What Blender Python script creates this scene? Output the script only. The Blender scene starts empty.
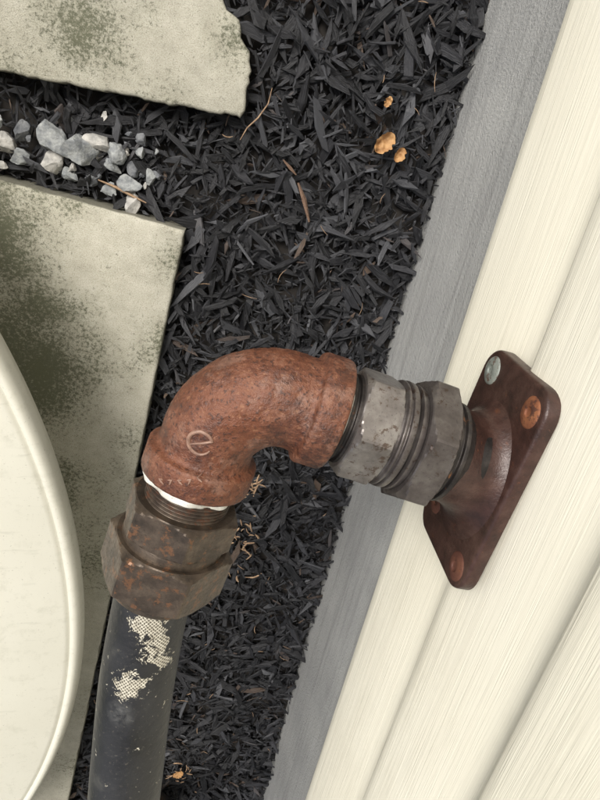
import bpy, bmesh, math, random
import numpy as np
from mathutils import Vector, Matrix, noise
from mathutils.bvhtree import BVHTree
random.seed(4); rng=np.random.default_rng(7)
H0=0.72   # camera height above the mulch
scene=bpy.context.scene
# ---------------------------------------------------------------- helpers
def link(o,parent=None):
    scene.collection.objects.link(o)
    if parent: o.parent=parent
    return o
def empty(name):
    e=bpy.data.objects.new(name,None); e.empty_display_size=.02
    return link(e)
def mesh_obj(name,verts,faces,mat=None,parent=None,smooth=True,ang=40):
    me=bpy.data.meshes.new(name); me.from_pydata([tuple(v) for v in verts],[],faces); me.update()
    bm=bmesh.new(); bm.from_mesh(me); bmesh.ops.recalc_face_normals(bm,faces=bm.faces); bm.to_mesh(me); bm.free()
    if smooth:
        me.shade_smooth(); me.set_sharp_from_angle(angle=math.radians(ang))
    else: me.shade_flat()
    if mat: me.materials.append(mat)
    return link(bpy.data.objects.new(name,me),parent)
def fillet(pts,f=.0012):
    out=[pts[0]]
    for i in range(1,len(pts)-1):
        p0,p1,p2=[Vector(p) for p in pts[i-1:i+2]]
        l1=(p0-p1).length; l2=(p2-p1).length
        if l1<1e-7 or l2<1e-7: out.append(tuple(p1)); continue
        d=min(f,l1*.45,l2*.45)
        a=p1+(p0-p1)/l1*d; b=p1+(p2-p1)/l2*d
        for t in (0,.5,1):
            q=a*(1-t)**2+p1*2*t*(1-t)+b*t*t; out.append(tuple(q))
    out.append(pts[-1]); return out
def frame(ax,ref=Vector((0,0,1))):
    ax=ax.normalized()
    if abs(ax.dot(ref))>.98: ref=Vector((1,0,0))
    u=ref.cross(ax).normalized(); v=ax.cross(u).normalized()
    return ax,u,v
def lathe(name,o,ax,prof,mat,parent=None,n=96,f=.0012,ref=Vector((0,0,1)),jit=0):
    ax,u,v=frame(ax,ref); prof=fillet(prof,f); V=[];F=[]
    for s,r in prof:
        for k in range(n):
            a=2*math.pi*k/n
            d=(u*math.cos(a)+v*math.sin(a)); p=o+ax*s+d*r
            if jit: p=p+d*noise.noise(p*90)*jit
            V.append(p)
    for i in range(len(prof)-1):
        for k in range(n):
            F.append((i*n+k,i*n+(k+1)%n,(i+1)*n+(k+1)%n,(i+1)*n+k))
    F.append(tuple(range(n))); F.append(tuple((len(prof)-1)*n+k for k in range(n)))
    return mesh_obj(name,V,F,mat,parent)
def hexnut(name,o,ax,s0,s1,inr,mat,parent=None,rot=0,n=144,ref=Vector((0,0,1)),ch=.003):
    # true hexagon with rounded corners, chamfered ends (cone cut through the corners)
    ax,u,v=frame(ax,ref); V=[];F=[]; cor=inr/math.cos(math.pi/6)
    st=[(s0,inr*.8),(s0,inr*.985),(s0+ch*.25,inr*1.02),(s0+ch*.6,inr*1.07),(s0+ch,cor*.985),(s0+ch*1.3,cor)]
    for k in range(1,8): st.append((s0+ch*1.3+(s1-s0-ch*2.6)*k/8,cor))
    st+=[(s1-ch*1.3,cor),(s1-ch,cor*.985),(s1-ch*.6,inr*1.07),(s1-ch*.25,inr*1.02),(s1,inr*.985),(s1,inr*.8)]
    for s,L in st:
        for k in range(n):
            a=2*math.pi*k/n
            b=(a-rot+math.pi/6)%(math.pi/3)-math.pi/6
            h=min(inr/math.cos(b),cor*.988)
            d=(u*math.cos(a)+v*math.sin(a)); p=o+ax*s+d*min(h,L)
            V.append(p+d*noise.noise(p*130)*.0002)
    for i in range(len(st)-1):
        for k in range(n):
            F.append((i*n+k,i*n+(k+1)%n,(i+1)*n+(k+1)%n,(i+1)*n+k))
    F.append(tuple(range(n))); F.append(tuple((len(st)-1)*n+k for k in range(n)))
    return mesh_obj(name,V,F,mat,parent,ang=14)
class M:
    def __init__(s,name):
        s.m=bpy.data.materials.new(name); s.m.use_nodes=True; s.t=s.m.node_tree; s.N=s.t.nodes; s.L=s.t.links
        s.b=s.N['Principled BSDF']; s.tc=s.N.new('ShaderNodeTexCoord').outputs['Object']
    def setb(s,**k):
        for a,v in k.items():
            s.inp(s.b.inputs[a.replace('_',' ')],v)
        return s
    def inp(s,i,v):
        if isinstance(v,bpy.types.NodeSocket): s.L.new(v,i)
        elif isinstance(v,tuple) and len(v)==3 and i.type=='RGBA': i.default_value=(*v,1)
        else: i.default_value=v
    def node(s,t,out=0,**k):
        n=s.N.new(t)
        for a,v in k.items():
            if a in n.inputs: s.inp(n.inputs[a],v)
            else: setattr(n,a,v)
        return n.outputs[out]
    def noise(s,scale,detail=4,rough=.55,vec=None,dist=0):
        return s.node('ShaderNodeTexNoise',Vector=vec or s.tc,Scale=scale,Detail=detail,Roughness=rough,Distortion=dist)
    def map(s,scale,vec=None,loc=(0,0,0)):
        n=s.N.new('ShaderNodeMapping'); s.L.new(vec or s.tc,n.inputs[0]); n.inputs['Scale'].default_value=scale; n.inputs['Location'].default_value=loc
        return n.outputs[0]
    def ramp(s,fac,stops,interp='LINEAR'):
        n=s.N.new('ShaderNodeValToRGB'); n.color_ramp.interpolation=interp; s.L.new(fac,n.inputs[0])
        e=n.color_ramp.elements
        while len(e)<len(stops): e.new(.5)
        for x,(p,c) in zip(e,stops):
            x.position=p; x.color=(c,c,c,1) if not isinstance(c,tuple) else (*c,1)
        return n.outputs[0]
    def mix(s,f,a,b,mode='MIX'):
        n=s.N.new('ShaderNodeMix'); n.data_type='RGBA'; n.blend_type=mode
        s.inp(n.inputs[0],f); s.inp(n.inputs[6],a); s.inp(n.inputs[7],b); return n.outputs[2]
    def math(s,op,a,b=0.0):
        n=s.N.new('ShaderNodeMath'); n.operation=op; s.inp(n.inputs[0],a); s.inp(n.inputs[1],b); return n.outputs[0]
    def mr(s,v,a,b,c=0.0,d=1.0):
        n=s.N.new('ShaderNodeMapRange'); s.inp(n.inputs[0],v)
        for i,x in enumerate((a,b,c,d)): n.inputs[i+1].default_value=x
        return n.outputs[0]
    def bump(s,h,dist=.001,strength=1.0,normal=None):
        n=s.N.new('ShaderNodeBump'); n.inputs['Distance'].default_value=dist; n.inputs['Strength'].default_value=strength
        s.L.new(h,n.inputs['Height'])
        if normal: s.L.new(normal,n.inputs['Normal'])
        return n.outputs[0]
    def spot(s,c,r,inner=.3):
        n=s.N.new('ShaderNodeVectorMath'); n.operation='DISTANCE'; s.L.new(s.tc,n.inputs[0]); n.inputs[1].default_value=c
        return s.math('SUBTRACT',1.0,s.mr(n.outputs['Value'],r*inner,r))
def gp(u,v,z=.012):   # ground-plan location
    a=(u-300)/600;b=(v-400)/600
    r=Vector((.9745*a+.148*b+.167,.204*a-.894*b-.399,.09*a+.4236*b-.901)); t=(z-H0)/r.z; return Vector((r.x*t,r.y*t,z))
# ---------------------------------------------------------------- materials
m=M('rusty_cast_iron')
n0=m.noise(18,3,.6); n1=m.noise(62,6,.75); n2=m.noise(330,3,.7)
c=m.ramp(n1,[(.34,(.034,.015,.011)),(.45,(.085,.031,.018)),(.54,(.145,.054,.029)),(.67,(.235,.112,.070))])
c=m.mix(m.mr(n0,.42,.60,0,.6),c,(.150,.046,.018))
c=m.mix(m.mr(m.noise(40,5,.7),.55,.63,0,.5),c,(.23,.13,.095))
c=m.mix(m.ramp(n2,[(.55,0.0),(.64,.75)]),c,(.034,.016,.012))
c=m.mix(m.ramp(n2,[(.32,.5),(.41,0.0)]),c,(.28,.135,.07))
m.setb(Base_Color=c,Roughness=m.mr(n1,.3,.7,.38,.68),Metallic=.12,Normal=m.bump(m.mix(.5,n1,n2),.0022,.9))
RUST=m.m
m=M('rust_relief'); m.setb(Base_Color=m.ramp(m.noise(300,3),[(.3,(.15,.08,.055)),(.7,(.30,.18,.13))]),Roughness=.55); RELIEF=m.m
def metal(name,cols,met,r0,r1,rust=(.2,.09,.04),ra=.6,bs=.00015,rw=.06):
    m=M(name); n1=m.noise(70,4,.65); n2=m.noise(420,3,.7)
    c=m.ramp(n1,[(.3,cols[0]),(.5,cols[1]),(.72,cols[2])])
    c=m.mix(m.ramp(m.noise(110,5,.75),[(ra,0.0),(ra+rw,.85)]),c,rust)
    c=m.mix(m.ramp(n2,[(.6,0.0),(.72,.5)]),c,tuple(x*.4 for x in cols[0]))
    m.setb(Base_Color=c,Metallic=met,Roughness=m.mr(n2,.3,.7,r0,r1),Normal=m.bump(n2,bs,.6)); return m.m
STEEL=metal('weathered_steel',[(.075,.064,.060),(.115,.10,.094),(.17,.155,.145)],.65,.30,.48,rust=(.06,.038,.028),ra=.58)
STEELL=metal('bright_steel',[(.14,.125,.117),(.21,.19,.178),(.30,.28,.262)],.7,.28,.44,rust=(.09,.058,.042),ra=.56)
STEELD=metal('dark_steel',[(.018,.016,.015),(.036,.031,.029),(.07,.06,.054)],.6,.35,.6)
THREAD=metal('rusty_thread',[(.03,.022,.017),(.07,.052,.04),(.14,.11,.08)],.5,.35,.6,rust=(.12,.05,.028),ra=.54)
BRONZE=metal('brown_stained_metal',[(.036,.028,.021),(.072,.054,.040),(.135,.102,.074)],.5,.32,.54,rust=(.18,.088,.045),ra=.56,bs=.0003)
FLANGE=metal('oxide_painted_iron',[(.026,.013,.010),(.045,.021,.016),(.072,.038,.029)],.1,.3,.48,rust=(.10,.038,.02),ra=.62,bs=.0006)
BOLT=metal('rusty_bolt',[(.10,.035,.018),(.20,.072,.032),(.32,.13,.055)],.2,.6,.8,rust=(.06,.025,.018),ra=.53)
BOLTD=metal('dark_rusty_bolt',[(.05,.018,.014),(.09,.032,.02),(.14,.055,.03)],.2,.6,.8,rust=(.20,.07,.025),ra=.6)
BOLTG=metal('zinc_bolt',[(.16,.18,.165),(.26,.28,.255),(.36,.38,.34)],.4,.45,.6,rust=(.12,.055,.035),ra=.54)
TAPE=metal('thread_tape',[(.34,.31,.26),(.58,.56,.50),(.74,.72,.67)],0,.6,.7,rust=(.16,.08,.05),ra=.58)
m=M('black_rubber')
n1=m.noise(28,4,.6); sp=m.noise(420,3,.6)
c=m.ramp(n1,[(.35,(.010,.010,.0105)),(.6,(.018,.018,.019)),(.75,(.045,.044,.040))])
c=m.mix(m.ramp(sp,[(.62,0.0),(.7,.5)]),c,(.10,.09,.075))
mask=None
for cc,r in [((.002,-.305,H0-.312),.026),((-.010,-.318,H0-.308),.019),((.000,-.333,H0-.303),.022),((.006,-.347,H0-.303),.015),((-.019,-.366,H0-.296),.020),((.009,-.30,H0-.33),.02)]:
    s_=m.spot(cc,r,.15); mask=s_ if mask is None else m.math('MAXIMUM',mask,s_)
edge=m.noise(120,4,.75,dist=.6)
mask=m.mr(m.math('ADD',mask,m.mr(edge,.3,.7,-.60,.5)),.40,.46)
sx=m.N.new('ShaderNodeSeparateXYZ'); m.L.new(m.tc,sx.inputs[0])
w1=m.math('SINE',m.math('MULTIPLY',m.math('ADD',sx.outputs[0],sx.outputs[1]),2400.0)); w2=m.math('SINE',m.math('MULTIPLY',m.math('SUBTRACT',sx.outputs[0],sx.outputs[1]),2400.0))
ck=m.math('ADD',m.math('MAXIMUM',w1,w2),m.mr(m.noise(600,2),.3,.7,-.5,.5))
weave=m.mix(m.mr(ck,.1,.75),(.08,.07,.05),m.ramp(m.noise(200,2),[(.3,(.36,.33,.26)),(.7,(.58,.55,.46))]))
c=m.mix(mask,c,weave)
sp2=m.spot((-.020,-.388,H0-.296),.012,.3); c=m.mix(m.math('MULTIPLY',m.math('MULTIPLY',sp2,m.mr(edge,.35,.65)),.6),c,(.12,.12,.115))
m.setb(Base_Color=c,Roughness=m.mr(n1,.3,.7,.40,.58),Normal=m.bump(m.math('SUBTRACT',m.noise(160,3),mask),.0009,.7))
RUBBER=m.m
def paver_mat(name,stain,loc,spots):
    m=M(name); n0=m.noise(7,4,.6,vec=m.map((1,1,1),loc=loc)); n1=m.noise(50,4,.7); n2=m.noise(900,2,.7); n3=m.noise(230,5,.85)
    c=m.ramp(n1,[(.3,(.38,.36,.29)),(.55,(.465,.445,.365)),(.75,(.53,.51,.43))])
    c=m.mix(m.ramp(n2,[(.32,.65),(.48,0.0)]),c,(.20,.185,.14))
    c=m.mix(m.ramp(n2,[(.58,0.0),(.7,.5)]),c,(.66,.64,.56))
    big=m.mr(n0,stain,stain+.22)
    for cc,r,k in spots: big=m.math('ADD',big,m.math('MULTIPLY',m.spot(cc,r,.05),k))
    fine=m.mr(m.math('ADD',n3,m.math('MULTIPLY',big,.20)),.59,.73)
    c=m.mix(m.math('MULTIPLY',fine,.85),c,(.052,.055,.033))
    c=m.mix(m.math('MINIMUM',m.math('MULTIPLY',big,.26),.45),c,(.16,.17,.09))
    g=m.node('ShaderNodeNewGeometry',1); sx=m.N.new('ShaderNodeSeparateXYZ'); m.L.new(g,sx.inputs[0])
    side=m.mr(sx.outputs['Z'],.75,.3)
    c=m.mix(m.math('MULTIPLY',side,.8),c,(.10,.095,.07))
    m.setb(Base_Color=c,Roughness=.9,Normal=m.bump(m.mix(.5,n2,n3),.0014,.8)); return m.m
PAV1=paver_mat('mossy_concrete',.48,(3.1,.4,0),[(gp(5,340,.03),.12,1.3),(gp(50,400,.03),.08,.9),(gp(10,225,.03),.08,.9),(gp(175,260,.03),.04,.8),(gp(160,340,.03),.04,.7),(gp(130,440,.03),.04,.7),(gp(95,560,.03),.06,.8)])
PAV2=paver_mat('aged_concrete',.56,(1.0,7,0),[(gp(75,35,.03),.06,.7),(gp(235,40,.03),.04,.9),(gp(10,70,.03),.04,.6),(gp(170,100,.03),.04,.5)])
m=M('black_dyed_mulch')
at=m.node('ShaderNodeAttribute',1,attribute_name='chipuv'); tn=m.node('ShaderNodeAttribute',2,attribute_name='tone')
fib=m.noise(1,3,.75,vec=m.map((60,900,1),vec=at))
c=m.ramp(tn,[(0,(.005,.005,.0055)),(.45,(.010,.010,.0115)),(.75,(.021,.021,.024)),(.90,(.048,.049,.054)),(.96,(.085,.087,.094)),(.975,(.055,.038,.029)),(1,(.13,.088,.06))])
c=m.mix(m.mr(fib,.48,.72,0,.7),c,(.075,.076,.083))
m.setb(Base_Color=c,Roughness=m.mr(fib,.3,.7,.40,.68),Normal=m.bump(fib,.0016,1.0)); MULCH=m.m
m=M('soil'); g=m.N.new('ShaderNodeVectorMath'); g.operation='LENGTH'; m.L.new(m.tc,g.inputs[0])
c=m.mix(m.mr(g.outputs['Value'],3.2,3.6),m.ramp(m.noise(90,3),[(.3,(.008,.007,.006)),(.7,(.03,.025,.021))]),m.ramp(m.noise(5,4,.7),[(.3,(.03,.06,.015)),(.7,(.07,.12,.03))]))
m.setb(Base_Color=c,Roughness=.95); SOIL=m.m
m=M('cream_vinyl_siding')
gr=m.noise(1,4,.65,vec=m.map((30,5,260))); gr2=m.noise(1,2,.6,vec=m.map((60,14,900)));lg=m.noise(2.5,2); dirt=m.noise(1,4,.7,vec=m.map((6,7,30)))
c=m.ramp(lg,[(.3,(.73,.695,.575)),(.7,(.78,.75,.635))]); c=m.mix(m.mr(gr,.5,.75,0,.28),c,(.60,.56,.45)); c=m.mix(m.mr(dirt,.50,.75,0,.3),c,(.52,.49,.39))
m.setb(Base_Color=c,Roughness=.45,Normal=m.bump(m.mix(.4,gr,gr2),.0011,.65)); SIDING=m.m
m=M('grey_foundation')
gr=m.noise(1,5,.72,vec=m.map((20,3.5,90))); n1=m.noise(9,4,.6); n2=m.noise(350,3,.7)
c=m.ramp(n1,[(.3,(.33,.33,.32)),(.7,(.43,.43,.41))]); c=m.mix(m.mr(gr,.48,.70,0,.6),c,(.22,.22,.21)); c=m.mix(m.mr(n2,.58,.72,0,.5),c,(.15,.15,.145))
m.setb(Base_Color=c,Roughness=.85,Normal=m.bump(m.mix(.5,gr,n2),.0030,1.0)); FOUND=m.m
m=M('cream_enamel'); n1=m.noise(5,4,.6); n2=m.noise(60,4,.7); n3=m.noise(500,3,.6); sc=m.noise(1,4,.6,vec=m.map((25,140,20)))
c=m.ramp(n1,[(.3,(.57,.555,.47)),(.7,(.63,.615,.53))]); c=m.mix(m.mr(n2,.54,.75,0,.5),c,(.44,.43,.35)); c=m.mix(m.mr(n3,.64,.74,0,.6),c,(.25,.23,.18)); c=m.mix(m.mr(sc,.62,.72,0,.35),c,(.40,.39,.32))
m.setb(Base_Color=c,Roughness=m.mr(n2,.3,.7,.4,.6),Normal=m.bump(m.noise(40,3),.0005,.4)); ENAMEL=m.m
def simple(name,a,b,sc,rough=.8,bs=.001):
    m=M(name); n=m.noise(sc,5,.65); m.setb(Base_Color=m.ramp(n,[(.32,a),(.68,b)]),Roughness=rough,Normal=m.bump(m.noise(sc*3,4),bs,.7)); return m.m
ROCK=simple('grey_stone',(.13,.14,.15),(.36,.37,.36),110,.85,.002); ROCK2=simple('pale_stone',(.25,.245,.23),(.54,.52,.48),90,.85,.002)
ROCK3=simple('slate_stone',(.07,.075,.085),(.19,.195,.20),110,.85,.002)
LEAF=simple('dead_leaf',(.28,.13,.042),(.50,.30,.13),120,.7); STRAW=simple('dry_straw',(.20,.12,.07),(.42,.29,.18),200,.8)
WOODCHIP=simple('bare_wood',(.12,.07,.045),(.22,.14,.095),200,.8)
# ---------------------------------------------------------------- ground
mesh_obj('ground',[(-150,-150,-.012),(150,-150,-.012),(150,150,-.012),(-150,150,-.012)],[(0,1,2,3)],SOIL,smooth=False)
TOP=.03
def outline_obj(name,pts,z0,z1,mat,bev=.0035,rough=.0012,step=.008):
    P=[]
    for i in range(len(pts)):
        a=Vector(pts[i]).to_3d(); b=Vector(pts[(i+1)%len(pts)]).to_3d(); n=max(1,int((b-a).length/step)); n=min(n,140)
        d=(b-a).normalized(); nn=Vector((d.y,-d.x,0))
        for k in range(n):
            p=a.lerp(b,k/n); j=noise.noise(p*45)*rough+noise.noise(p*160)*rough*.6
            P.append(p+nn*j)
    lv=[(z0,0),(z1-bev,0),(z1-bev*.35,bev*.3),(z1,bev)]
    V=[];F=[];n=len(P)
    for z,ins in lv:
        for i,p in enumerate(P):
            t=(P[(i+1)%n]-P[i-1]).normalized(); nn=Vector((-t.y,t.x,0))
            V.append((p.x+nn.x*ins,p.y+nn.y*ins,z+noise.noise(p*90)*.0006*(ins>0)))
    for l in range(3):
        for i in range(n): F.append((l*n+i,l*n+(i+1)%n,(l+1)*n+(i+1)%n,(l+1)*n+i))
    F.append(tuple(3*n+i for i in range(n)))
    return mesh_obj(name,V,F,mat,smooth=True,ang=60)
e1=Vector((-.0747,-.9972)); e2=Vector((-.9972,.0747)); c0=Vector((-.041,-.123))
S1=[c0,c0+e2*.62,c0+e2*.62+e1*1.25,c0+e1*1.25]
outline_obj('concrete_paver',[tuple(p) for p in S1],-.03,TOP,PAV1)
S2=[(.0,.0),(.004,.012),(.001,.030),(.004,.045),(-.001,.062),(-.011,.072),(-.015,.086),(-.028,.092),(-.037,.104),(-.05,.13),(-.06,.5),(-.62,.5),(-.62,-.022),(-.235,-.007)]
S2=[Vector(p) for p in S2]
outline_obj('concrete_paver',[tuple(p) for p in S2],-.03,TOP,PAV2,rough=.0028,step=.004)
# ---------------------------------------------------------------- mulch bed
def inpoly(x,y,poly):
    ins=np.zeros(len(x),bool); n=len(poly)
    for i in range(n):
        x1,y1=poly[i];x2,y2=poly[(i+1)%n]
        c=((y1>y)!=(y2>y))&(x<(x2-x1)*(y-y1)/(y2-y1+1e-12)+x1); ins^=c
    return ins
R_=[(-.13,.235,-1.35,.45,30000),(-.62,-.13,-.135,.02,24000),(-1.3,.235,.45,1.6,3000),(-1.3,.235,-2.4,-1.35,3000),(-1.3,-.62,-1.35,.45,3000)]
xs=[];ys=[];big=[]
for a,b,c,d,dn in R_:
    n=int((b-a)*(d-c)*dn); xs.append(rng.uniform(a,b,n)); ys.append(rng.uniform(c,d,n)); big.append(np.full(n,1.0 if dn>9000 else 2.2))
X,Y,BG=np.concatenate(xs),np.concatenate(ys),np.concatenate(big)
keep=~(inpoly(X,Y,[tuple(p) for p in S1])|inpoly(X,Y,[tuple(p) for p in S2]))
X,Y,BG=X[keep],Y[keep],BG[keep]; N=len(X)
L=np.clip(rng.lognormal(math.log(.0135),.68,N),.003,.055)*BG
wide=rng.uniform(0,1,N)<.22
Wd=np.where(wide,L*rng.uniform(.3,.55,N),L*rng.uniform(.07,.25,N)); Wd=np.clip(Wd,.0012,.0105*BG); T=np.minimum(Wd*rng.uniform(.2,.65,N),.0034*BG)
yaw=rng.uniform(0,2*np.pi,N); pit=rng.normal(0,.24,N); rol=rng.normal(0,.42,N)
hum=np.array([noise.noise(Vector((x*9,y*9,0)))*.007+noise.noise(Vector((x*32,y*32,3)))*.007 for x,y in zip(X,Y)])
Z=hum+rng.uniform(-.009,.013,N)
X=np.minimum(X,.235-L*.35)
V=np.zeros((N,12,3)); UV=np.zeros((N,12,3))
for s in range(3):
    t=(-1,0,1)[s]
    wid=rng.uniform(.45,1.0,N)**.7 if s!=1 else np.ones(N)
    pt=rng.uniform(0,1,N)<.3
    if s!=1: wid=np.where(pt,wid*.35,wid)
    bend=rng.normal(0,.14,N)*(1 if s!=1 else .0)*Wd*2
    sk=rng.normal(0,.5,N)*(1 if s!=1 else 0)
    for k,(a,b) in enumerate([(-1,-1),(1,-1),(1,1),(-1,1)]):
        i=s*4+k
        V[:,i,0]=t*L/2*rng.uniform(.8,1.08,N)+a*sk*Wd; V[:,i,1]=a*Wd/2*wid*rng.uniform(.65,1.15,N)+bend; V[:,i,2]=b*T/2*rng.uniform(.5,1.3,N)*(.5+.5*wid)+bend*.4
        UV[:,i,0]=t*L/2; UV[:,i,1]=a*Wd/2+b*T/2
off=rng.uniform(0,50,N); UV[:,:,0]+=off[:,None]; UV[:,:,1]+=off[:,None]*.7
cy,sy,cp,sp_,cr,sr=np.cos(yaw),np.sin(yaw),np.cos(pit),np.sin(pit),np.cos(rol),np.sin(rol)
x,y,z=V[:,:,0].copy(),V[:,:,1].copy(),V[:,:,2].copy()
y,z=y*cr[:,None]-z*sr[:,None],y*sr[:,None]+z*cr[:,None]
x,z=x*cp[:,None]+z*sp_[:,None],-x*sp_[:,None]+z*cp[:,None]
x,y=x*cy[:,None]-y*sy[:,None],x*sy[:,None]+y*cy[:,None]
V[:,:,0]=x+X[:,None];V[:,:,1]=y+Y[:,None];V[:,:,2]=z+Z[:,None]
V=V.reshape(-1,3)
q=[]
for s in range(2):
    for k in range(4): q.append((s*4+k,s*4+(k+1)%4,(s+1)*4+(k+1)%4,(s+1)*4+k))
q+= [(3,2,1,0),(8,9,10,11)]
q=np.array(q); Fq=(q[None]+np.arange(N)[:,None,None]*12).reshape(-1,4)
me=bpy.data.meshes.new('mulch_bed'); me.vertices.add(len(V)); me.vertices.foreach_set('co',V.ravel())
me.loops.add(Fq.size); me.loops.foreach_set('vertex_index',Fq.ravel().astype(np.int32)); me.polygons.add(len(Fq))
me.polygons.foreach_set('loop_start',np.arange(0,Fq.size,4,dtype=np.int32)); me.update(calc_edges=True)
me.shade_flat()
a=me.attributes.new('chipuv','FLOAT_VECTOR','POINT'); a.data.foreach_set('vector',UV.reshape(-1,3).ravel())
a=me.attributes.new('tone','FLOAT','POINT'); a.data.foreach_set('value',np.repeat(rng.uniform(0,1,N),12))
me.materials.append(MULCH); link(bpy.data.objects.new('mulch_bed',me))
# ---------------------------------------------------------------- gravel
def rock(p,size,seed,flat=.6):
    bm=bmesh.new(); bmesh.ops.create_icosphere(bm,subdivisions=4,radius=1)
    r=random.Random(seed); off=Vector((r.uniform(0,99),r.uniform(0,99),0)); R=Matrix.Rotation(r.uniform(0,6.28),3,'Z')@Matrix.Rotation(r.uniform(-.4,.4),3,'X')
    planes=[(Vector((r.gauss(0,1),r.gauss(0,1),r.gauss(0,1))).normalized(),r.uniform(.42,.8)) for _ in range(13)]
    sc=Vector((1,r.uniform(.6,.85),flat*r.uniform(.8,1.1)))
    V=[]
    for v in bm.verts:
        q=v.co.copy()
        for n_,d in planes:
            k=q.dot(n_)-d
            if k>0: q-=n_*k
        q+=q*(noise.noise(q*2.5+off)*.10+noise.noise(q*9+off)*.04)
        q=Vector((q.x*sc.x,q.y*sc.y,q.z*sc.z)); V.append(R@q*size*.76+Vector(p))
    F=[tuple(v.index for v in f.verts) for f in bm.faces]; bm.free(); return V,F
def rocks(lst,name,par,mats):
    V=[];F=[];mi=[]
    for i,(x,y,z,s,mt) in enumerate(lst):
        v,f=rock((x,y,z),s,i*7+3); o=len(V); V+=v; F+=[tuple(k+o for k in ff) for ff in f]; mi+=[mt]*len(f)
    o=mesh_obj(name,V,F,None,par,ang=25)
    for mm in mats: o.data.materials.append(mm)
    o.data.polygons.foreach_set('material_index',mi); return o
def G(u,v,z,s,k): p=gp(u,v,z); return (p.x,p.y,z,s,k)
RK=[G(57,141,.014,.029,0),G(79,150,.018,.033,0),G(96,143,.015,.024,1),G(50,163,.013,.022,1),G(114,152,.016,.019,0),G(22,130,.012,.018,2),G(130,184,.013,.02,0),
G(4,141,.013,.022,1),G(112,166,.014,.017,0),G(134,205,.013,.022,1),G(110,190,.012,.017,0),G(92,180,.01,.015,2),G(150,178,.012,.013,0),G(140,140,.01,.012,2),G(20,158,.012,.018,0),G(70,175,.01,.013,0)]
for _ in range(40):
    RK.append((random.uniform(-.6,-.245),random.uniform(-.095,-.025),random.uniform(.004,.014),random.uniform(.012,.028),random.choice([0,0,1,2])))
for _ in range(22):
    RK.append((random.uniform(-.24,-.08),random.uniform(-.10,-.025),random.uniform(.006,.013),random.uniform(.005,.012),random.choice([0,1,2])))
rocks(RK,'gravel',None,[ROCK,ROCK2,ROCK3])
# ---------------------------------------------------------------- leaves, straw, twig
def leaf(name,c,size,yaw,seed,curl=.5):
    n=18;V=[];F=[]
    for i in range(n):
        for j in range(n):
            u=i/(n-1)*2-1; v=j/(n-1)*2-1
            w=max(0,1-u*u)**.55*(.85+.3*noise.noise(Vector((u*4,seed*3.1,1 if v>0 else 5))))
            x=u; y=v*w*.75; z=curl*(y*y*1.3+x*x*.4)+noise.noise(Vector((x*2.5,y*2.5,seed)))*.35
            a=yaw; V.append((c[0]+(x*math.cos(a)-y*math.sin(a))*size,c[1]+(x*math.sin(a)+y*math.cos(a))*size,c[2]+z*size))
    for i in range(n-1):
        for j in range(n-1): F.append((i*n+j,i*n+j+1,(i+1)*n+j+1,(i+1)*n+j))
    return mesh_obj(name,V,F,LEAF,ang=60)
leaf('dry_leaf',gp(384,143,.020),.0135,.9,1,.7); leaf('dry_leaf',gp(399,155,.018),.0085,1.2,5,1.1); leaf('dry_leaf',gp(388,102,.018),.006,1.2,9); leaf('dry_leaf',gp(178,773,.018),.011,.8,14)
def strand(V,F,pts,r,n=5):
    o=len(V); m_=len(pts)
    for i,p in enumerate(pts):
        t=(pts[min(i+1,m_-1)]-pts[max(i-1,0)]).normalized(); _,u,v=frame(t,Vector((.1,.2,1)))
        rr=r*(1-.6*abs(i/(m_-1)*2-1)**2)
        for k in range(n): V.append(p+(u*math.cos(6.283*k/n)+v*math.sin(6.283*k/n))*rr)
    for i in range(m_-1):
        for k in range(n): F.append((o+i*n+k,o+i*n+(k+1)%n,o+(i+1)*n+(k+1)%n,o+(i+1)*n+k))
V=[];F=[]
for _ in range(60):
    k=random.choice([0,0,1,2]); u0,v0=[(240,545),(250,488),(182,772)][k]
    c=gp(u0+random.gauss(0,8),v0+random.gauss(0,18 if k==0 else 7),random.uniform(.010,.018)); a=random.uniform(0,6.28); l=random.uniform(.003,.012)
    d=Vector((math.cos(a),math.sin(a),random.uniform(-.3,.3))); s=Vector((-d.y,d.x,0))*random.uniform(-.3,.3)
    strand(V,F,[c+d*l*t+s*l*t*t for t in (-1,-.5,0,.5,1)],random.uniform(.0007,.0016),4)
for _ in range(60):
    c=Vector((random.uniform(-.1,.22),random.uniform(-1.1,.35),random.uniform(.012,.016))); a=random.uniform(0,6.28); l=random.uniform(.003,.010)
    d=Vector((math.cos(a),math.sin(a),random.uniform(-.2,.2))); s=Vector((-d.y,d.x,0))*random.uniform(-.3,.3)
    strand(V,F,[c+d*l*t+s*l*t*t for t in (-1,-.5,0,.5,1)],random.uniform(.0003,.0006),4)
mesh_obj('dry_straw',V,F,STRAW)
V=[];F=[]
strand(V,F,[gp(u,v,.02) for u,v in [(272,88),(268,104),(258,118),(247,128),(240,140)]],.0008,6)
strand(V,F,[gp(u,v,.018) for u,v in [(98,180),(115,187),(132,196),(146,203)]],.0016,6)
mesh_obj('twig',V,F,STRAW)
V=[];F=[]
strand(V,F,[gp(u,v,.018) for u,v in [(298,183),(304,200),(309,222)]],.0028,4); strand(V,F,[gp(u,v,.018) for u,v in [(283,160),(290,168),(296,175)]],.0018,4)
mesh_obj('wood_chip',V,F,WOODCHIP,smooth=False)
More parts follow.
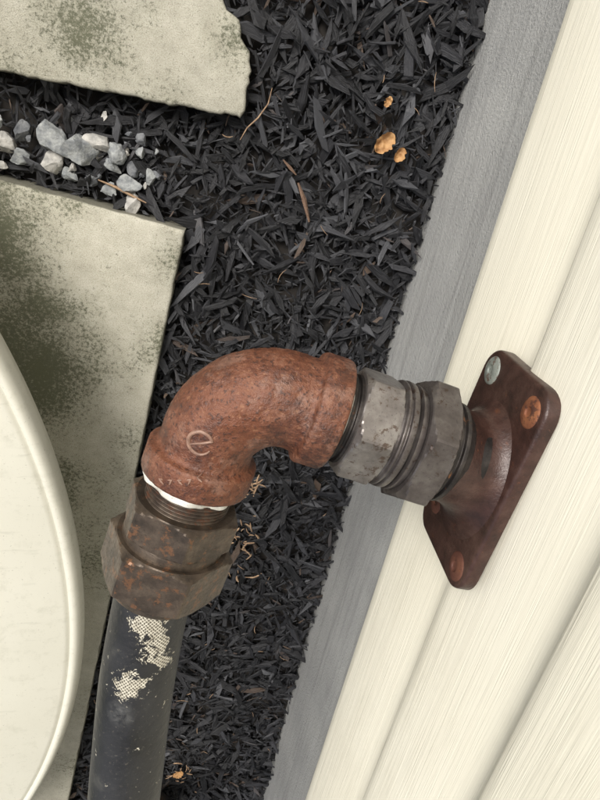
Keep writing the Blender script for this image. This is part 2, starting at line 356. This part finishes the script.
# ---------------------------------------------------------------- house wall
wall=empty('house_wall')
y0,y1=-6,4
zb=.248;P=.124
def sweepY(name,prof,mat):
    V=[];F=[];n=len(prof)
    for y in (y0,y1):
        for x,z in prof: V.append((x,y,z))
    for k in range(n-1): F.append((k,k+1,n+k+1,n+k))
    return mesh_obj(name,V,F,mat,wall,ang=35)
prof=[(.30,zb)]
z=zb
while z<2.7:
    prof+=[(.2110,z),(.2088,z+.0008),(.2078,z+.0030),(.2084,z+.012),(.2205,z+P-.004),(.2225,z+P)]
    z+=P
sweepY('siding',prof,SIDING)
sweepY('foundation',[(.235,-.4),(.235,.20),(.2352,.243),(.30,.245)],FOUND)
mesh_obj('wall_core',[(.36,y0,-.3),(3,y0,-.3),(3,y1,-.3),(.36,y1,-.3),(.36,y0,z),(3,y0,z),(3,y1,z),(.36,y1,z)],[(0,1,2,3),(4,5,6,7),(0,1,5,4),(1,2,6,5),(2,3,7,6),(3,0,4,7)],SIDING,wall,smooth=False)
# ---------------------------------------------------------------- storage tank (low round lidded tank)
c=.52; zt=H0-c; R=1.5*c; cx=-.165*c-R; cyy=-1.13*c
lathe('storage_tank',Vector((cx,cyy,0)),Vector((0,0,1)),[(-.02,R-.16),(zt-.035,R-.10),(zt-.03,R-.012),(zt-.022,R-.004),(zt-.008,R),(zt+.004,R-.002),(zt+.009,R-.006),(zt+.0095,R-.010),(zt+.0070,R-.0125),(zt+.0105,R-.016),(zt+.028,R-.09),(zt+.055,R-.25),(zt+.075,R-.5),(zt+.08,.02)],ENAMEL,n=360,f=.003)
# ---------------------------------------------------------------- pipe assembly
a1=Vector((1,-.16,.06)).normalized(); P0=Vector((.0176,-.147,H0-.347))
a2=Vector((-.158,-.986,.05)); a2=(a2-a1*a2.dot(a1)).normalized(); bb=a1.cross(a2)
Rb=.043; rings=[]
st=[(.060,.020),(.0705,.0255),(.0712,.0300),(.0713,.0350),(.0706,.0362),(.0690,.0366),(.0545,.0366),(.0532,.0362),(.0524,.0352),(.0518,.0325),(.0508,.0314),(.0490,.0309),(.0465,.0308)]
for d,r in st: rings.append((P0+a1*d,0.,r))
C=P0+(a1+a2)*Rb
for i in range(65):
    ph=math.pi/2*i/64; rings.append((C-(a2*math.cos(ph)+a1*math.sin(ph))*Rb,ph,.0308+.0010*math.sin(2*ph)))
for d,r in reversed(st): rings.append((P0+a2*d,math.pi/2,r))
V=[];F=[];n=160
for p,ph,r in rings:
    rad=-(a2*math.cos(ph)+a1*math.sin(ph))
    for k in range(n):
        th=2*math.pi*k/n; q=p+(rad*math.cos(th)+bb*math.sin(th))*r
        q+=(q-p)/r*(noise.noise(q*50)*.0005+noise.noise(q*220)*.0004+noise.noise(q*480)*.0003); V.append(q)
for i in range(len(rings)-1):
    for k in range(n): F.append((i*n+k,i*n+(k+1)%n,(i+1)*n+(k+1)%n,(i+1)*n+k))
F.append(tuple(range(n))); F.append(tuple((len(rings)-1)*n+k for k in range(n)))
pe=empty('pipe_elbow')
body=mesh_obj('body',V,F,RUST,pe,ang=60)
bvh=BVHTree.FromPolygons([tuple(v) for v in V],F)
DV=[];DF=[]
def decal(pts,r):
    out=[]
    for x,y in pts:
        h=bvh.ray_cast(Vector((x,y,H0-.25)),Vector((0,0,-1)))
        if h[0]: out.append(h[0]+Vector((0,0,.0002)))
    strand(DV,DF,out,r,8)
ec=Vector((.0055,-.177)); ex=Vector((.93,.36)); ey=Vector((-.36,.93)); er=.0072
pts=[ec+ex*er*math.cos(t)+ey*er*math.sin(t) for t in [math.radians(a) for a in range(0,316,10)]]
pts=[ec-ex*er*.9+ex*er*1.8*k/6 for k in range(7)]+pts
decal(pts,.0013)
for i in range(5):
    b0=Vector((-.014,-.2065))+ex*.006*i
    decal([b0+ey*.0016*(k-1)*(1 if i%2 else -1)+ex*.0012*(k-1) for k in range(3)],.0007)
    decal([b0+ex*.0015*(k-1)+ey*.0014 for k in range(3)],.0006)
mesh_obj('cast_mark',DV,DF,RELIEF,pe)
O=P0+a1*(.1874*1.014); ax=-a1
un=empty('pipe_union')
hr=math.radians(8)
lathe('nipple',O,ax,[(.02,.026),(.1075,.026),(.108,.0295),(.1125,.0298),(.1127,.0275),(.1145,.0275),(.1147,.0292),(.119,.0290),(.1195,.024),(.13,.024)],STEELD,un,f=.0006)
lathe('thread_tape',O,ax,[(.1165,.0275),(.1170,.0296),(.1192,.0300),(.1198,.0275)],TAPE,un,f=.0005,jit=.0035)
hexnut('end_nut',O,ax,.0845,.1105,.0330,STEELL,un,rot=hr)
lathe('collar',O,ax,[(.069,.030),(.0695,.0350),(.0735,.0358),(.0738,.0322),(.0758,.0322),(.0761,.0358),(.0800,.0362),(.0803,.0340),(.0815,.0340),(.0818,.0356),(.0835,.0356),(.0838,.0335),(.086,.032)],STEEL,un,f=.0006)
lathe('gasket',O,ax,[(.072,.0322),(.0757,.0328),(.077,.03)],STEELD,un)
hexnut('union_nut',O,ax,.0485,.0692,.0390,STEEL,un,rot=hr+.35,ch=.003)
lathe('seal_ring',O,ax,[(.034,.030),(.0385,.0325),(.0392,.0342),(.0422,.0342),(.0426,.0318),(.0446,.0318),(.045,.0350),(.0485,.0352),(.0495,.03)],STEELD,un,f=.0006)
# flange
fl=empty('wall_flange')
pn=Vector((-1,.07,0)).normalized(); ph_=Vector((.07,1,0)).normalized(); pz=Vector((0,0,1))
pc=Vector((.2065,-.186,H0-.349))
hl,hh,cr=.078,.0475,.018
out=[]
for (sx,sy),a0 in zip(((1,1),(-1,1),(-1,-1),(1,-1)),(0,90,180,270)):
    for k in range(9):
        a=math.radians(a0+k*90/8); out.append((sx*(hl-cr)+cr*math.cos(a),sy*(hh-cr)+cr*math.sin(a)))
V=[];F=[];lv=[(0,0),(.0070,0),(.0085,.0004),(.0094,.0014),(.0098,.0030)]
nn=len(out)
for d,ins in lv:
    for x_,y_ in out:
        k=Vector((x_,y_)); cc=Vector((max(-(hl-cr),min(hl-cr,x_)),max(-(hh-cr),min(hh-cr,y_)))); e=(k-cc).normalized(); k=k-e*ins
        V.append(pc+ph_*k.x+pz*k.y+pn*d)
for l in range(4):
    for i in range(nn): F.append((l*nn+i,l*nn+(i+1)%nn,(l+1)*nn+(i+1)%nn,(l+1)*nn+i))
F.append(tuple(4*nn+i for i in range(nn))); F.append(tuple(range(nn)))
mesh_obj('plate',V,F,FLANGE,fl,ang=50)
V=[];F=[];n=96
for i in range(19):
    t=i/18
    ctr=(pc+pn*.0088-pz*.002-ph_*.003*(1-t)).lerp(O+ax*.040,t)
    r0=.0328+(.0125)*(1-t)**3; rl=.0328+.0215*(1-t)**3.4
    if i==18: r0=rl=.0322
    d1=pn.lerp(ax,t).normalized(); u=pz; v=d1.cross(u).normalized(); u=v.cross(d1).normalized()
    for k in range(n):
        th=2*math.pi*k/n; V.append(ctr+v*math.cos(th)*rl+u*math.sin(th)*r0)
for i in range(18):
    for k in range(n): F.append((i*n+k,i*n+(k+1)%n,(i+1)*n+(k+1)%n,(i+1)*n+k))
F.append(tuple(18*n+k for k in range(n)))
mesh_obj('neck',V,F,FLANGE,fl,ang=50)
for i,(sx,sz,mt,ox) in enumerate([(1,-1,BOLTG,.062),(1,1,BOLT,.060),(-1,1,BOLTD,.062),(-1,-1,BOLTD,.050)]):
    o=pc+ph_*sx*ox+pz*sz*(.032 if i<3 else .029)+pn*(.0093 if i<3 else .0085)
    lathe('bolt_%d'%(i+1),o,pn,[(-.004,.0108),(.0002,.0108),(.0014,.0094),(.0022,.006),(.0024,.0035),(.0012,.003),(.001,.0005)],mt,fl,n=48,f=.0006,jit=.0008)
# hose coupling
hc=empty('hose_coupling')
prof=[(.060,.026)]
d=.0685
while d<.092:
    prof+=[(d,.0268),(d+.0009,.0286),(d+.0015,.0286),(d+.0024,.0268)]; d+=.0026
prof+=[(.1,.026),(.12,.026)]
lathe('threaded_nipple',P0,a2,prof,THREAD,hc,f=.0004)
lathe('thread_tape',P0,a2,[(.0705,.0270),(.0712,.0304),(.0735,.0312),(.0775,.0300),(.0790,.0270)],TAPE,hc,f=.0006,jit=.0060)
hexnut('lock_nut',P0,a2,.0905,.1165,.0345,BRONZE,hc,rot=.3,ch=.003,ref=a1)
lathe('spacer',P0,a2,[(.114,.03),(.115,.0345),(.1235,.0355),(.124,.03)],BRONZE,hc,f=.001)
hexnut('compression_nut',P0,a2,.122,.157,.0390,BRONZE,hc,rot=.12,ch=.0035,ref=a1)
lathe('ferrule',P0,a2,[(.150,.037),(.156,.0372),(.161,.0360),(.165,.034),(.1665,.030),(.167,.026)],BRONZE,hc,f=.002)
hz=H0
ctrl=[P0+a2*.150,P0+a2*.172,Vector((-.0125,-.39,hz-.322)),Vector((-.0095,-.487,hz-.300)),Vector((-.005,-.62,hz-.285)),Vector((.0,-.80,hz-.33)),Vector((.01,-.98,hz-.46)),Vector((.03,-1.10,hz-.66)),Vector((.06,-1.3,.03)),Vector((.08,-1.7,.03)),Vector((.08,-2.3,.03))]
def cr_(p,t):
    p0,p1,p2,p3=p; return .5*((2*p1)+(p2-p0)*t+(2*p0-5*p1+4*p2-p3)*t*t+(3*p1-p0-3*p2+p3)*t**3)
path=[]
for i in range(len(ctrl)-1):
    q=[ctrl[max(0,i-1)],ctrl[i],ctrl[i+1],ctrl[min(len(ctrl)-1,i+2)]]
    for k in range(14): path.append(cr_(q,k/14))
path.append(ctrl[-1])
V=[];F=[];n=72
for i,p in enumerate(path):
    t=(path[min(i+1,len(path)-1)]-path[max(i-1,0)]).normalized(); u=t.cross(Vector((1,0,0))).normalized(); v=t.cross(u).normalized()
    for k in range(n):
        th=6.28318*k/n; V.append(p+(u*math.cos(th)+v*math.sin(th))*(.0272+noise.noise(p*18)*.0004))
for i in range(len(path)-1):
    for k in range(n): F.append((i*n+k,i*n+(k+1)%n,(i+1)*n+(k+1)%n,(i+1)*n+k))
F.append(tuple(range(n)));F.append(tuple((len(path)-1)*n+k for k in range(n)))
mesh_obj('rubber_hose',V,F,RUBBER,ang=60)
# ---------------------------------------------------------------- camera
cd=bpy.data.cameras.new('Camera'); cam=link(bpy.data.objects.new('Camera',cd))
r=Vector((.9745,.204,.090)).normalized(); f=Vector((.167,-.399,-.901)); f=(f-r*f.dot(r)).normalized(); u=r.cross(f).normalized()
mw=Matrix((( r.x,u.x,-f.x,0),(r.y,u.y,-f.y,0),(r.z,u.z,-f.z,H0),(0,0,0,1))); cam.matrix_world=mw
cd.sensor_fit='HORIZONTAL'; cd.sensor_width=36; cd.lens=36; cd.clip_start=.01; cd.clip_end=1000
scene.camera=cam
# ---------------------------------------------------------------- light
el=math.radians(50); azd=Vector((-.65,.75,0)).normalized()
sd=Vector((azd.x*math.cos(el),azd.y*math.cos(el),math.sin(el)))
w=bpy.data.worlds.new('World'); scene.world=w; w.use_nodes=True; nt=w.node_tree
sk=nt.nodes.new('ShaderNodeTexSky'); sk.sky_type='NISHITA'; sk.sun_disc=False; sk.sun_elevation=el; sk.sun_rotation=math.atan2(azd.x,azd.y)
sk.dust_density=4.5; sk.ozone_density=.8; sk.air_density=1.0
hs=nt.nodes.new('ShaderNodeHueSaturation'); hs.inputs['Saturation'].default_value=.55; nt.links.new(sk.outputs[0],hs.inputs['Color'])
bg=nt.nodes['Background']; nt.links.new(hs.outputs[0],bg.inputs[0]); bg.inputs[1].default_value=.15
sl=bpy.data.lights.new('sun','SUN'); sl.energy=3.1; sl.angle=math.radians(26); sl.color=(1,.975,.925)
so=link(bpy.data.objects.new('sun',sl)); so.rotation_euler=(-sd).to_track_quat('-Z','Y').to_euler()
scene.view_settings.view_transform='Standard'; scene.view_settings.look='None'; scene.view_settings.exposure=0
